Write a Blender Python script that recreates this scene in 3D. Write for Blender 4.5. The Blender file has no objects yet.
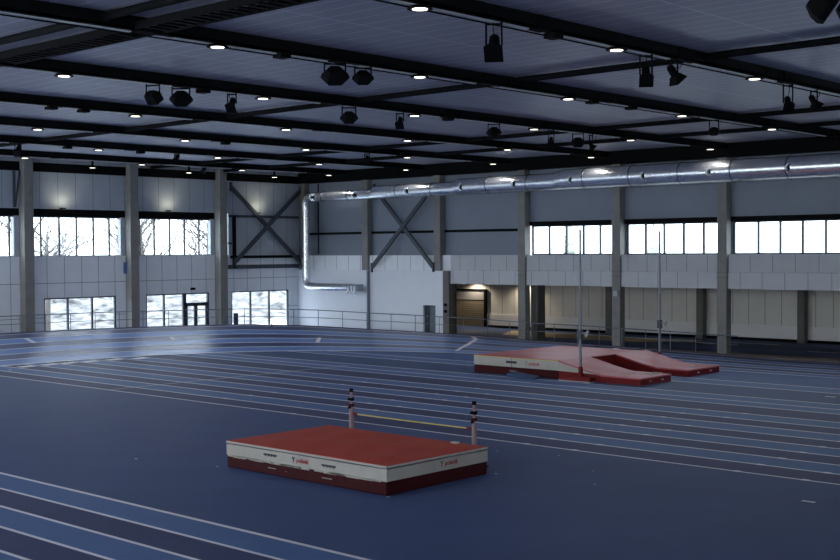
import bpy, math, random
from mathutils import Vector, Matrix
PI = math.pi
C = bpy.context.scene.collection
S = bpy.context.scene
random.seed(7)

# ------------------------------------------------------------------ camera
F_PX, YAW, PITCH, ROLL, EYE = 1217.41, math.radians(42.607), math.radians(-1.387), math.radians(-0.357), 5.5
cd = bpy.data.cameras.new('camera'); cam = bpy.data.objects.new('camera', cd); C.objects.link(cam)
cd.sensor_width = 36; cd.lens = F_PX / 840 * 36; cd.clip_end = 600; cd.clip_start = .1
fw = Vector((math.cos(YAW)*math.cos(PITCH), math.sin(YAW)*math.cos(PITCH), math.sin(PITCH)))
rt = fw.cross(Vector((0, 0, 1))).normalized(); up = rt.cross(fw)
r2 = rt*math.cos(ROLL) + up*math.sin(ROLL); u2 = -rt*math.sin(ROLL) + up*math.cos(ROLL)
M3 = Matrix((r2, u2, -fw)).transposed()
cam.matrix_world = Matrix.Translation((0, 0, EYE)) @ M3.to_4x4()
S.camera = cam

# ------------------------------------------------------------------ world, exposure
w = bpy.data.worlds.new('sky'); S.world = w; w.use_nodes = True
bg = w.node_tree.nodes['Background']; bg.inputs[0].default_value = (.86, .93, 1.0, 1); bg.inputs[1].default_value = 6.0
S.view_settings.view_transform = 'Standard'; S.view_settings.look = 'None'
S.view_settings.gamma = 1; S.view_settings.exposure = 0; S.view_settings.use_curve_mapping = False
LAMP_W = 14.0

# ------------------------------------------------------------------ materials
def lin(c):
    return tuple(((v/255)/12.92 if v/255 <= .04045 else ((v/255+.055)/1.055)**2.4) for v in c) + (1,)
def mat(name, rgb, rough=.6, metal=0, spec=.5, noise=0, nscale=3, emit=None, es=1, bump=0, bscale=20):
    m = bpy.data.materials.new(name); m.use_nodes = True; nt = m.node_tree; b = nt.nodes['Principled BSDF']
    b.inputs['Base Color'].default_value = lin(rgb); b.inputs['Roughness'].default_value = rough
    b.inputs['Metallic'].default_value = metal; b.inputs['Specular IOR Level'].default_value = spec
    if noise or bump:
        tc = nt.nodes.new('ShaderNodeTexCoord')
    if noise:
        n = nt.nodes.new('ShaderNodeTexNoise'); n.inputs['Scale'].default_value = nscale; n.inputs['Detail'].default_value = 6
        nt.links.new(tc.outputs['Object'], n.inputs['Vector'])
        mp = nt.nodes.new('ShaderNodeMapRange'); mp.inputs[1].default_value = .3; mp.inputs[2].default_value = .7
        mp.inputs[3].default_value = 1-noise; mp.inputs[4].default_value = 1+noise
        nt.links.new(n.outputs[0], mp.inputs[0])
        mx = nt.nodes.new('ShaderNodeVectorMath'); mx.operation = 'SCALE'
        mx.inputs[0].default_value = lin(rgb)[:3]; nt.links.new(mp.outputs[0], mx.inputs['Scale'])
        nt.links.new(mx.outputs[0], b.inputs['Base Color'])
    if bump:
        n2 = nt.nodes.new('ShaderNodeTexNoise'); n2.inputs['Scale'].default_value = bscale; n2.inputs['Detail'].default_value = 4
        nt.links.new(tc.outputs['Object'], n2.inputs['Vector'])
        bp = nt.nodes.new('ShaderNodeBump'); bp.inputs['Strength'].default_value = bump; bp.inputs['Distance'].default_value = .02
        nt.links.new(n2.outputs[0], bp.inputs['Height']); nt.links.new(bp.outputs[0], b.inputs['Normal'])
    if emit:
        b.inputs['Emission Color'].default_value = lin(emit); b.inputs['Emission Strength'].default_value = es
    return m
def seam_mat(name, rgb, seams, seam_rgb, rough=.6, noise=.03, spec=.3, metal=0):
    """seams: list of (axis, pitch, offset, width) grooves in object space"""
    m = mat(name, rgb, rough, noise=noise, nscale=1.3, spec=spec, metal=metal); nt = m.node_tree; b = nt.nodes['Principled BSDF']
    src = b.inputs['Base Color'].links[0].from_socket
    tc = nt.nodes.new('ShaderNodeTexCoord'); sx = nt.nodes.new('ShaderNodeSeparateXYZ'); nt.links.new(tc.outputs['Object'], sx.inputs[0])
    fac = None
    def mth(op, a, c=None):
        n = nt.nodes.new('ShaderNodeMath'); n.operation = op
        for i, v in enumerate((a, c)):
            if v is None: continue
            if isinstance(v, (int, float)): n.inputs[i].default_value = v
            else: nt.links.new(v, n.inputs[i])
        return n.outputs[0]
    for ax, pitch, off, wd in seams:
        t = mth('FRACT', mth('DIVIDE', mth('SUBTRACT', sx.outputs[ax], off), pitch))
        t = mth('LESS_THAN', t, wd/pitch)
        fac = t if fac is None else mth('MAXIMUM', fac, t)
    mx = nt.nodes.new('ShaderNodeMix'); mx.data_type = 'RGBA'
    nt.links.new(fac, mx.inputs['Factor']); nt.links.new(src, mx.inputs[6]); mx.inputs[7].default_value = lin(seam_rgb)
    nt.links.new(mx.outputs[2], b.inputs['Base Color'])
    return m
M = {}
M['infield'] = mat('infield_blue', (66, 84, 126), .6, noise=.07, nscale=.5, spec=.18, bump=.15, bscale=60)
M['lane_light'] = mat('lane_light_blue', (82, 110, 158), .6, noise=.05, nscale=.7, spec=.2, bump=.15, bscale=60)
M['lane_dark'] = mat('lane_dark_blue', (58, 68, 106), .6, noise=.05, nscale=.7, spec=.2, bump=.15, bscale=60)
M['bend_lit'] = mat('bend_lit_blue', (92, 132, 196), .30, noise=.05, nscale=.7, spec=.5)  # bend lanes painted brighter to stand in for window light at far end
M['bend_dark'] = mat('bend_dark_blue', (58, 74, 122), .30, noise=.05, nscale=.7, spec=.5)
M['teal'] = mat('runway_teal', (60, 82, 120), .6, noise=.05, nscale=.7, spec=.2)
M['mid'] = mat('apron_mid_blue', (70, 94, 142), .6, noise=.05, nscale=.7, spec=.2)
M['line'] = mat('line_white', (232, 232, 236), .5)
M['tan'] = mat('tan_floor', (196, 168, 120), .6, noise=.05)
M['kerb'] = mat('kerb_brown', (112, 104, 96), .8, noise=.1)
M['ceiling'] = seam_mat('ceiling_panels', (162, 166, 184), [('X', .6, .3, .045), ('Y', 6.7, 27.6, .05)], (212, 215, 226), .44, spec=.8)
M['wallwhite'] = seam_mat('white_wall_panels', (232, 238, 244), [('X', 1.15, 37.5, .03), ('Y', 1.15, .5, .03), ('Z', 2.0, 1.7, .03)], (120, 130, 140), .5)
M['plaster'] = mat('smooth_white_wall', (232, 238, 246), .22, noise=.02, nscale=1)
M['parapet'] = seam_mat('gallery_parapet_panels', (188, 192, 196), [('Y', 1.22, 0.35, .03)], (110, 110, 118), .55)
M['parapet2'] = seam_mat('gallery_parapet_panels_lower', (194, 198, 202), [('Y', 1.22, 0.9, .03)], (110, 110, 118), .55)
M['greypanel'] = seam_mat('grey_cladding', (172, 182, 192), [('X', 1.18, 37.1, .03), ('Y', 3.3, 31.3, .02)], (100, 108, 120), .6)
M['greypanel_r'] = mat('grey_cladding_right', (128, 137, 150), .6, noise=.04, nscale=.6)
M['recess'] = seam_mat('recess_wall_panels', (226, 222, 212), [('Y', 1.05, .2, .03)], (110, 106, 100), .6)
M['recessbase'] = mat('recess_base', (234, 232, 228), .6, noise=.02)
M['concrete'] = mat('concrete', (132, 132, 129), .75, noise=.09, nscale=2.0, bump=.2)
M['concrete_d'] = mat('concrete_dark', (112, 110, 104), .8, noise=.1, nscale=2)
M['black'] = mat('black_steel', (12, 14, 17), .8, spec=.12)
M['blackm'] = mat('black_matt', (9, 10, 12), .8, spec=.12)
M['steel'] = mat('dark_grey_steel', (62, 70, 80), .5)
M['frame'] = mat('window_frame', (50, 58, 68), .5)
M['strip'] = mat('pale_cable_strip', (205, 212, 216), .4)
M['duct'] = mat('galvanised_duct', (220, 224, 230), .25, metal=.85, noise=.12, nscale=6, bump=.5, bscale=6)
M['ductcol'] = mat('duct_collar', (150, 156, 166), .25, metal=.9, noise=.2, nscale=9, bump=.5, bscale=8)
M['grey_light'] = mat('grey_light', (176, 180, 184), .5)
M['rail'] = mat('grey_rail', (112, 122, 134), .45, metal=.2)
M['red'] = mat('mat_red', (170, 68, 56), .55, spec=.15, noise=.06, nscale=1.2, bump=.25, bscale=2.5)
M['red_glare'] = mat('vault_mat_top', (178, 80, 90), .42, noise=.07, nscale=.9, bump=.3, bscale=2)  # red washed pinkish: glare on the mat is put into the colour
M['darkred'] = mat('mat_dark_red', (60, 7, 13), .6, spec=.15, noise=.08, nscale=4)
M['midred'] = mat('mat_side_red', (116, 30, 32), .6, spec=.15, noise=.08, nscale=3)
M['matwhite'] = mat('mat_white', (180, 176, 166), .6, spec=.2, noise=.06, nscale=3, bump=.2, bscale=6)
M['print_red'] = mat('print_red', (160, 40, 50), .6)
M['print_dark'] = mat('print_dark', (40, 42, 56), .6)
M['yellow'] = mat('bar_yellow', (206, 190, 96), .5)
M['pinkpole'] = mat('upright_pole', (146, 122, 124), .45)
M['polegrey'] = mat('vault_pole_grey', (120, 122, 134), .4, metal=.4)
M['snow'] = mat('snow', (226, 230, 236), .9, noise=.05, nscale=.3)
M['slope'] = mat('snowy_brush', (120, 120, 122), .9, noise=1.0, nscale=1.1)
M['bark'] = mat('pale_bark', (92, 88, 84), .9)
M['fir'] = mat('pale_fir', (142, 152, 140), .9, noise=.2, nscale=3)
M['lamp'] = mat('lamp_lens', (255, 252, 240), .4, emit=(255, 246, 232), es=3)
M['doorglass'] = mat('door_grey', (84, 98, 110), .3)
M['roller'] = seam_mat('roller_slats', (128, 116, 98), [('Z', .16, 0, .03)], (84, 76, 64), .6)
M['rollertop'] = mat('roller_upper', (142, 140, 140), .6)
m = bpy.data.materials.new('window_glass'); m.use_nodes = True; nt = m.node_tree
for n in list(nt.nodes):
    if n.type == 'BSDF_PRINCIPLED': nt.nodes.remove(n)
out = [n for n in nt.nodes if n.type == 'OUTPUT_MATERIAL'][0]
tr = nt.nodes.new('ShaderNodeBsdfTransparent'); tr.inputs[0].default_value = (.95, .98, 1, 1)
gl = nt.nodes.new('ShaderNodeBsdfGlossy'); gl.inputs['Roughness'].default_value = .05
mx = nt.nodes.new('ShaderNodeMixShader'); mx.inputs[0].default_value = .05
nt.links.new(tr.outputs[0], mx.inputs[1]); nt.links.new(gl.outputs[0], mx.inputs[2]); nt.links.new(mx.outputs[0], out.inputs[0])
M['glass'] = m

# ------------------------------------------------------------------ builders
class MB:
    def __init__(s): s.v = []; s.f = []; s.mi = []; s.mats = []; s.sm = []
    def m(s, name):
        if name not in s.mats: s.mats.append(name)
        return s.mats.index(name)
    def add(s, vs, fs, mt, smooth=False):
        o = len(s.v); s.v += [tuple(p) for p in vs]; i = s.m(mt)
        for f in fs: s.f.append([o+k for k in f]); s.mi.append(i); s.sm.append(smooth)
    def box(s, x0, x1, y0, y1, z0, z1, mt):
        s.add([(x0,y0,z0),(x1,y0,z0),(x1,y1,z0),(x0,y1,z0),(x0,y0,z1),(x1,y0,z1),(x1,y1,z1),(x0,y1,z1)],
              [(0,3,2,1),(4,5,6,7),(0,1,5,4),(1,2,6,5),(2,3,7,6),(3,0,4,7)], mt)
    def tube(s, pts, r, mt, n=10, cap=True):
        pts = [Vector(p) for p in pts]; rs = r if isinstance(r, (list, tuple)) else [r]*len(pts)
        vs = []; fs = []; ref = None
        for i, p in enumerate(pts):
            d = (pts[min(i+1, len(pts)-1)] - pts[max(i-1, 0)]).normalized()
            if ref is None: ref = Vector((0,0,1)) if abs(d.z) < .9 else Vector((1,0,0))
            a = d.cross(ref).normalized(); b = a.cross(d); ref = b if abs(d.dot(ref)) < .99 else ref
            for k in range(n):
                t = 2*PI*k/n; vs.append(p + (a*math.cos(t) + b*math.sin(t))*rs[i])
        for i in range(len(pts)-1):
            for k in range(n):
                fs.append((i*n+k, i*n+(k+1) % n, (i+1)*n+(k+1) % n, (i+1)*n+k))
        s.add(vs, fs, mt, n > 4)
        if cap:
            s.add(vs[:n], [tuple(range(n))[::-1]], mt); s.add(vs[-n:], [tuple(range(n))], mt)
    def bar(s, a, b, wd, ht, mt):
        a = Vector(a); b = Vector(b); d = (b-a).normalized()
        ref = Vector((0,0,1)) if abs(d.z) < .95 else Vector((1,0,0))
        p = d.cross(ref).normalized()*wd/2; q = p.cross(d).normalized()*ht/2
        vs = [a-p-q, a+p-q, a+p+q, a-p+q, b-p-q, b+p-q, b+p+q, b-p+q]
        s.add(vs, [(0,1,2,3),(7,6,5,4),(0,4,5,1),(1,5,6,2),(2,6,7,3),(3,7,4,0)], mt)
    def prism(s, poly, a, b, mt, axis='y'):
        n = len(poly)
        mk = {'y': lambda p, t: (p[0], t, p[1]), 'x': lambda p, t: (t, p[0], p[1]), 'z': lambda p, t: (p[0], p[1], t)}[axis]
        vs = [mk(p, a) for p in poly] + [mk(p, b) for p in poly]
        s.add(vs, [tuple(range(n)), tuple(range(n, 2*n))[::-1]] + [(k, k+n, (k+1) % n + n, (k+1) % n) for k in range(n)], mt)
    def build(s, name, parent=None, loc=None, bevel=0):
        me = bpy.data.meshes.new(name)
        o = bpy.data.objects.new(name, me)
        off = Vector(loc) if loc else Vector((0,0,0))
        me.from_pydata([tuple(Vector(p)-off) for p in s.v], [], s.f)
        for k in s.mats: me.materials.append(M[k])
        me.polygons.foreach_set('material_index', s.mi); me.polygons.foreach_set('use_smooth', s.sm)
        me.update()
        C.objects.link(o)
        if loc: o.location = off
        if parent:
            o.parent = parent
            if not loc: o.location = -parent_world(parent)
            else: o.location = off - parent_world(parent)
        if bevel:
            b = o.modifiers.new('bevel', 'BEVEL'); b.width = bevel; b.segments = 3; b.limit_method = 'ANGLE'
        return o
def parent_world(p):
    v = Vector(p.location)
    while p.parent: p = p.parent; v += Vector(p.location)
    return v
def fixn(o):
    import bmesh
    bm = bmesh.new(); bm.from_mesh(o.data); bmesh.ops.recalc_face_normals(bm, faces=bm.faces); bm.to_mesh(o.data); bm.free()
def empty(name, loc=(0,0,0)):
    o = bpy.data.objects.new(name, None); o.empty_display_size = .2; o.location = loc; C.objects.link(o); return o
def tag(o, label, cat, group=None, kind=None):
    o['label'] = label; o['category'] = cat
    if group: o['group'] = group
    if kind: o['kind'] = kind
    return o
def struct(o): o['kind'] = 'structure'; return o
ORD = ['first', 'second', 'third', 'fourth', 'fifth', 'sixth', 'seventh', 'eighth', 'ninth', 'tenth']

UW, VW, ZC = 57.5, 64.05, 10.93          # right wall plane, end wall plane, ceiling
U0, V0 = -5.0, -30.0                     # near side wall and back wall (behind the camera)
LCOL = [36.07 - 7.1*k for k in range(5, 0, -1)] + [36.07, 43.16, 50.02]
RCOL = [24.3 - 6.6*k for k in range(8, 0, -1)] + [24.3, 31.16, 37.65, 44.25, 50.93, 57.42]

# ------------------------------------------------------------------ oval geometry
CX, CV, RA, RB, NE = 32.35, 38.0, 17.2, 17.1, 2.12
def oval(t, d):
    """t: 0 at near straight start, 1..2 bend, 3 end of far straight; d = distance outward"""
    if t < 1: return (CX-RA-d, V0+.6+(CV-V0-.6)*t)
    if t > 2: return (CX+RA+d, CV-(CV-V0-.6)*(t-2))
    a = PI - PI*(t-1); c, s_ = math.cos(a), math.sin(a)
    return (CX + math.copysign(abs(c)**(2/NE), c)*(RA+d), CV + abs(s_)**(2/NE)*(RB+d))
def sstep(a, b, x):
    x = max(0, min(1, (x-a)/(b-a))); return x*x*(3-2*x)
BKT = [(26, 0), (31.6, .11), (40.4, .27), (42.7, .29), (45.4, .44), (47.8, .53), (52.1, .75), (54.8, .95), (57.1, 1.06), (61.5, 1.06)]
def lerp_t(v):
    if v <= BKT[0][0]: return 0
    for (a, p), (b, q) in zip(BKT, BKT[1:]):
        if v <= b: return p+(q-p)*(v-a)/(b-a)
    return BKT[-1][1]
BH = 1.03
def bank(p, d):
    h = lerp_t(CV + (p[1]-CV)*(RB+6)/(RB+d) if p[1] > CV else p[1]) if p[0] > CX else BH*sstep(27, 50, p[1]); return h*(d/6.0)
def track_pt(t, d, lift=.012):
    p = oval(t, d); return (p[0], p[1], bank(p, d) + lift)
TS = [k/14 for k in range(14)] + [1+k/96 for k in range(96)] + [2+k/30 for k in range(31)]

# ------------------------------------------------------------------ floor
g = MB()
g.box(U0, UW+9.6, V0, VW, -.3, 0, 'infield')
def strip(x0, x1, y0, y1, mt, z):
    n = max(1, int(abs(y1-y0)/6))
    g.add([(x0,y0,z),(x1,y0,z),(x1,y1,z),(x0,y1,z)], [(0,1,2,3)], mt)
def inner_v(u):
    c = min(1, abs((u-CX)/RA)); return CV + RB*(1-c**NE)**(1/NE)
def lane(x0, x1, mt, z, v0=V0+.6):
    v1, v2 = inner_v(x0)+.05, inner_v(x1)+.05
    g.add([(x0,v0,z),(x1,v0,z),(x1,v2,z),(x0,v1,z)], [(0,1,2,3)], mt)
L0, LWD = 27.28, 1.215
cols = ['lane_dark', 'lane_light']*4
for k in range(8): lane(L0+k*LWD, L0+(k+1)*LWD, cols[k], .006)
lane(37.0, 38.83, 'lane_dark', .006); lane(38.83, 41.23, 'lane_light', .006)
lane(41.23, 44.3, 'teal', .006); lane(44.3, 45.8, 'lane_light', .006); lane(45.8, 49.5, 'mid', .006)
for u in [L0+k*LWD for k in range(9)] + [38.83, 39.95, 41.23, 44.3, 45.8]:
    lane(u-.05, u+.05, 'line', .010)
# cross line, hurdle ticks on the sprint lines, scuffs
strip(27.28, 40.6, 42.0, 42.06, 'line', .012)
for v in (14.52, 12.75, 21.05, 19.4, 29.5, 31.0, 36.2):
    for k in range(9):
        if (k*7+int(v*3)) % 4 == 0 and v not in (14.52, 21.05): continue
        u = L0+k*LWD; strip(u-.09, u+.09, v-.1, v+.1, 'line', .014)
for i, (u, v) in enumerate(((30.35, 54.0), (31.6, 54.05), (32.65, 54.05), (33.85, 53.95), (35.2, 53.9), (36.5, 53.5))):
    g.add([(u-.42,v-.6,.016),(u+.42,v-.5,.016),(u+.42,v+.15,.016),(u-.42,v+.05,.016)], [(0,1,2,3)], 'line')
for (u, v, a, b) in ((25.0, 11.6, .12, .3), (29.0, 52.9, .12, .25), (43.2, 19.2, .12, .4), (19.3, 24.85, .06, .06), (19.4, 18.85, .07, .09), (23.15, 18.8, .06, .06),
                     (26.3, 19.2, .04, .05), (25.0, 17.2, .04, .05), (23.6, 16.2, .04, .06), (25.8, 20.9, .04, .05), (18.6, 27.4, .06, .1)):
    strip(u-a/2, u+a/2, v-b/2, v+b/2, 'line', .012)
# floor of the recess behind the columns: darker lanes and a tan run-up area
for k in range(4): strip(58.4+k*2.0, 59.3+k*2.0, V0, 51, 'lane_dark' if k % 2 == 0 else 'mid', .006)
g.add([(61.4,39.2,.01),(64.8,36.4,.01),(65.2,51.5,.01),(61.6,49.5,.01)], [(0,1,2,3)], 'tan')
strip(64.6, 64.8, 31.8, 35, 'line', .012); strip(61.4, 61.6, 26.5, 28.6, 'line', .012)
floor = g.build('floor'); struct(floor)

# banked oval track with six lanes
g = MB()
laneM = ['bend_lit', 'bend_dark']*3
for j in range(6):
    for i in range(len(TS)-1):
        a, b = TS[i], TS[i+1]
        g.add([track_pt(a, j), track_pt(b, j), track_pt(b, j+1), track_pt(a, j+1)], [(0,1,2,3)], laneM[j] if 1 <= a < 2 else ('lane_light', 'lane_dark')[j % 2], True)
for j in range(7):
    hw = .05 if j else .06
    for i in range(len(TS)-1):
        a, b = TS[i], TS[i+1]
        lo = .02
        g.add([track_pt(a, j-hw, lo), track_pt(b, j-hw, lo), track_pt(b, j+hw, lo), track_pt(a, j+hw, lo)], [(0,1,2,3)], 'line', True)
# outer shoulder and its fascia
for i in range(len(TS)-1):
    a, b = TS[i], TS[i+1]
    g.add([track_pt(a, 6), track_pt(b, 6), track_pt(b, 6.45), track_pt(a, 6.45)], [(0,1,2,3)], 'lane_dark', True)
    pa, pb = track_pt(a, 6.45), track_pt(b, 6.45)
    g.add([pa, pb, (pb[0], pb[1], 0), (pa[0], pa[1], 0)], [(0,1,2,3)], 'kerb', True)
def radial(t, d0, d1, wd, n=8, curve=0):
    prev = None
    for k in range(n+1):
        d = d0+(d1-d0)*k/n; tt = t + curve*(k/n)**2
        p = track_pt(tt, d, .03); q = track_pt(tt+wd, d, .03)
        if prev: g.add([prev[0], p, q, prev[1]], [(0,1,2,3)], 'line')
        prev = (p, q)
radial(1.516, 3.85, 4.9, .004); radial(1.630, 2.8, 3.75, .004); radial(1.765, 2.0, 3.2, .004)
prev = None                            # curved changeover mark on the far right of the bend
for t, d in ((1.896, 5.7), (1.903, 5.0), (1.905, 4.3), (1.908, 3.0), (1.910, 1.9), (1.912, 1.2), (1.914, .6)):
    p, q = track_pt(t, d, .03), track_pt(t+.004, d, .03)
    if prev: g.add([prev[0], p, q, prev[1]], [(0,1,2,3)], 'line')
    prev = (p, q)
trk = g.build('running_track'); fixn(trk)
tag(trk, 'six lane blue oval track with white lines and banked far bend', 'running track')

# kerb along the column line
g = MB(); g.box(56.35, 57.6, V0, 51.2, 0, .07, 'kerb'); k_ = g.build('trim_1'); struct(k_)

# ------------------------------------------------------------------ walls
g = MB()
T = .3
lw = [(c+.95, c+6.15) for c in LCOL[:-1]]   # lower windows
lw[-2] = (37.3, 42.2); lw[-1] = (44.35, 49.25)
lw.append((51.1, 56.15))
xs = U0
lo_w = [(a, b) for a, b in lw if a > 37] + [(a, b) for a, b in lw if b < 30]
lo_w.sort()
for a, b in lo_w:
    g.box(xs, a, VW, VW+T, 0, 2.85, 'wallwhite'); xs = b
g.box(xs, UW+T, VW, VW+T, 0, 2.85, 'wallwhite')
g.box(U0, UW+T, VW, VW+T, 2.85, 5.27, 'wallwhite')
wl = g.build('wall_left'); struct(wl)
g = MB()
g.box(U0, 50.1, VW, VW+T, 7.64, 8.06, 'black')
for c in LCOL: g.box(c-.6, c+.6, VW+.01, VW+T, 5.27, 7.64, 'greypanel')
g.box(50.9, UW+T, VW, VW+T, 5.27, 8.06, 'greypanel')
g.box(U0, UW+T, VW, VW+T, 8.06, ZC, 'greypanel')
g.box(U0, UW, VW-.18, VW-.002, 10.2, 10.72, 'blackm')
g.box(U0, 50.1, VW-.06, VW-.002, 5.22, 5.28, 'wallwhite')
g.build('upper_cladding', wl)

# right wall
g = MB()
wins_r = []
for i in range(len(RCOL)-1):
    a, b = RCOL[i]+.33, RCOL[i+1]-.33
    if RCOL[i+1] < 45: wins_r.append((a, b))
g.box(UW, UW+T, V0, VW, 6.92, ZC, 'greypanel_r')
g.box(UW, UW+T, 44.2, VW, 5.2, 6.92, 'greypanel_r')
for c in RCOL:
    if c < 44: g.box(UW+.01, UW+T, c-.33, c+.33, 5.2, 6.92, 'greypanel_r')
wr = g.build('wall_right'); struct(wr)
g = MB()
g.box(UW-.1, UW-.002, V0, 44.2, 6.9, 7.16, 'black')
g.box(UW-.12, UW-.002, 44.7, VW-.2, 6.62, 6.78, 'black')
g.build('dark_rail', wr)
g = MB(); g.box(56.9, UW-.002, V0, VW-.2, 10.2, ZC, 'blackm'); g.build('edge_beam', wr)
g = MB()
for i in range(len(RCOL)-1):
    if RCOL[i+1] > 52: break
    a, b = RCOL[i]+.3, (RCOL[i+1]-.26 if RCOL[i+1] < 50 else 49.94)
    g.box(57.12, 57.8, a, b, 4.28, 5.2, 'parapet')
    g.box(57.1, 57.8, a+.04, b, 3.42, 4.27, 'parapet2')
g.build('parapet', wr)
g = MB()                                # flush white wall in the far corner, with door opening
g.box(57.0, UW+T, 50.46, 51.12, 0, 4.22, 'plaster')
g.box(57.0, UW+T, 52.16, VW, 0, 4.22, 'plaster')
g.box(57.0, UW+T, 51.12, 52.16, 2.03, 4.22, 'plaster')
g.box(57.2, UW+T, 49.9, VW, 4.22, 5.2, 'wallwhite')
g.box(57.8, 58.2, 50.4, 51.1, 0, 3.4, 'concrete_d'); g.box(57.8, 67, 58.6, 58.8, 0, 3.4, 'recess')
g.build('corner_wall', wr)
g = MB()                                # recess under the gallery
g.box(67.0, 67.2, V0, 59.8, .95, 3.42, 'recess'); g.box(66.95, 67.2, V0, 55.2, .18, .95, 'recessbase')
g.box(67.0, 67.2, 55.2, 59.8, 0, .95, 'recess'); g.box(66.9, 67.2, V0, 55.2, 0, .18, 'black')
g.box(57.8, 67.2, V0, 59.8, 3.42, 3.6, 'concrete_d')
g.box(57.8, 67.2, 59.6, 59.8, 0, 3.42, 'recess')
g.build('gallery_recess', wr)
g = MB()
g.box(67.0-.1, 67.0, 55.3, 58.5, 0, 2.0, 'roller'); g.box(66.86, 67.0, 55.3, 58.5, 1.95, 2.6, 'rollertop')
g.box(66.8, 67.0, 55.12, 55.3, 0, 2.72, 'blackm'); g.box(66.8, 67.0, 55.3, 58.6, 2.6, 2.72, 'blackm')
dr = g.build('door_1'); struct(dr)
g = MB(); g.box(57.22, 57.3, 51.12, 52.16, 0, 2.03, 'doorglass')
g.box(57.15, 57.3, 51.86, 52.16, 0, 2.03, 'frame'); g.box(57.15, 57.3, 51.12, 51.18, 0, 2.03, 'frame'); g.box(57.15, 57.3, 51.12, 52.16, 1.97, 2.03, 'frame')
dr = g.build('door_2'); struct(dr)
h = MB(); h.bar((57.19, 51.28, 1.05), (57.19, 51.28, 1.25), .03, .03, 'grey_light'); h.build('door_handle', dr)

# unseen near and back walls; openings sized to brighten the hall, enlarged at far end
g = MB()
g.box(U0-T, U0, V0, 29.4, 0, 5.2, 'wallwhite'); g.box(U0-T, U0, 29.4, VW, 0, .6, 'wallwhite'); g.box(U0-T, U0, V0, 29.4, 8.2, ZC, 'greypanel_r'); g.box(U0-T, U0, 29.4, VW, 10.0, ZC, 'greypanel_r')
for k in range(15): g.box(U0-T, U0, V0+6.6*k, V0+6.6*k+.8, .6 if k > 8 else 5.2, 10.0 if k > 8 else 8.2, 'concrete')
wn = g.build('wall_near'); struct(wn)
g = MB()
g.box(U0-T, 67.2, V0-T, V0, 0, 5.6, 'wallwhite'); g.box(U0-T, 67.2, V0-T, V0, 7.4, ZC, 'greypanel')
for k in range(11): g.box(U0+6.6*k, U0+6.6*k+.8, V0-T, V0, 5.6, 7.4, 'concrete')
wb = g.build('wall_back'); struct(wb)

# ceiling
g = MB(); g.box(U0-T, UW+T, V0-T, VW+T, ZC, ZC+.3, 'ceiling'); struct(g.build('ceiling'))

# ------------------------------------------------------------------ windows
wn_ = [0]
def window(bars_fn, pane_fn):
    wn_[0] += 1
    g = MB(); bars_fn(g); o = g.build('window_%d' % wn_[0]); struct(o)
    h = MB(); pane_fn(h); h.build('pane', o); return o
def win_left(a, b, z0, z1, mulls, fr=.08, wd=.08, dark='frame'):
    def bars(g):
        g.box(a, b, VW+.06, VW+.16, z0, z0+fr, 'grey_light' if z0 > 5 else dark); g.box(a, b, VW+.06, VW+.16, z1-fr, z1, dark)
        for m_ in [a+wd/2, b-wd/2]+mulls: g.box(m_-wd/2, m_+wd/2, VW+.05, VW+.17, z0, z1, dark)
    window(bars, lambda h: h.box(a, b, VW+.10, VW+.115, z0, z1, 'glass'))
ul = [(c+.5, n-.5) for c, n in zip(LCOL[:-1], LCOL[1:])]
for i, (a, b) in enumerate(ul):
    if a > 43: ms = [45.07, 46.25, 47.4, 48.55]+[43.98]
    elif a > 36: ms = [37.2, 38.4, 39.55, 40.7, 41.8]
    else: ms = [a+1.15*k for k in range(1, 6)]
    win_left(a, b, 5.27, 7.64, ms)
for a, b in lo_w:
    if a > 50: win_left(a, b, .15, 2.85, [52.79, 54.42], wd=.1)
    elif a > 43: win_left(a, 47.3, .15, 2.85, [45.75], wd=.1)
    else: win_left(a, b, .15, 2.85, [a+1.6, a+3.25], wd=.1)
g = MB()    # glazed double door beside the third ground floor window
for x in (47.3, 49.15): g.box(x, x+.14, VW+.02, VW+.18, 0, 2.85, 'frame')
g.box(47.3, 49.29, VW+.02, VW+.18, 2.0, 2.22, 'frame'); g.box(47.3, 49.29, VW+.02, VW+.18, 2.77, 2.85, 'frame')
for x in (47.44, 48.1, 48.22, 49.0): g.box(x, x+.11, VW+.03, VW+.15, 0, 2.0, 'frame')
g.box(47.44, 49.1, VW+.03, VW+.15, 0, .2, 'frame')
dr = g.build('door_3'); struct(dr)
h = MB(); h.box(47.44, 49.15, VW+.09, VW+.105, .2, 2.0, 'glass'); h.box(47.44, 49.15, VW+.09, VW+.105, 2.22, 2.77, 'glass'); h.build('pane', dr)
h = MB(); h.bar((48.05, VW-.0, .9), (48.05, VW-.0, 1.3), .03, .03, 'grey_light'); h.bar((48.4, VW, .9), (48.4, VW, 1.3), .03, .03, 'grey_light'); h.build('door_handle', dr)
for a, b in wins_r:
    n = 5 if b < 43 else 5
    ms = {0: []}.get(0)
    if a > 44-7 and b > 43: ms = [42.66, 41.45, 40.24, 39.1]
    elif a > 31: ms = [36.11, 34.95, 33.75, 32.55]
    elif a > 24.9: ms = [29.57, 28.37, 27.14, 26.0]
    else: ms = [a+1.2*k for k in range(1, 5)]
    def bars(g, a=a, b=b, ms=ms):
        g.box(UW+.06, UW+.16, a, b, 5.2, 5.28, 'frame'); g.box(UW+.06, UW+.16, a, b, 6.84, 6.92, 'frame')
        for m_ in [a+.05, b-.05]+ms: g.box(UW+.04, UW+.17, m_-.05, m_+.05, 5.2, 6.92, 'frame')
    window(bars, lambda h, a=a, b=b: h.box(UW+.1, UW+.115, a, b, 5.2, 6.92, 'glass'))

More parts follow.
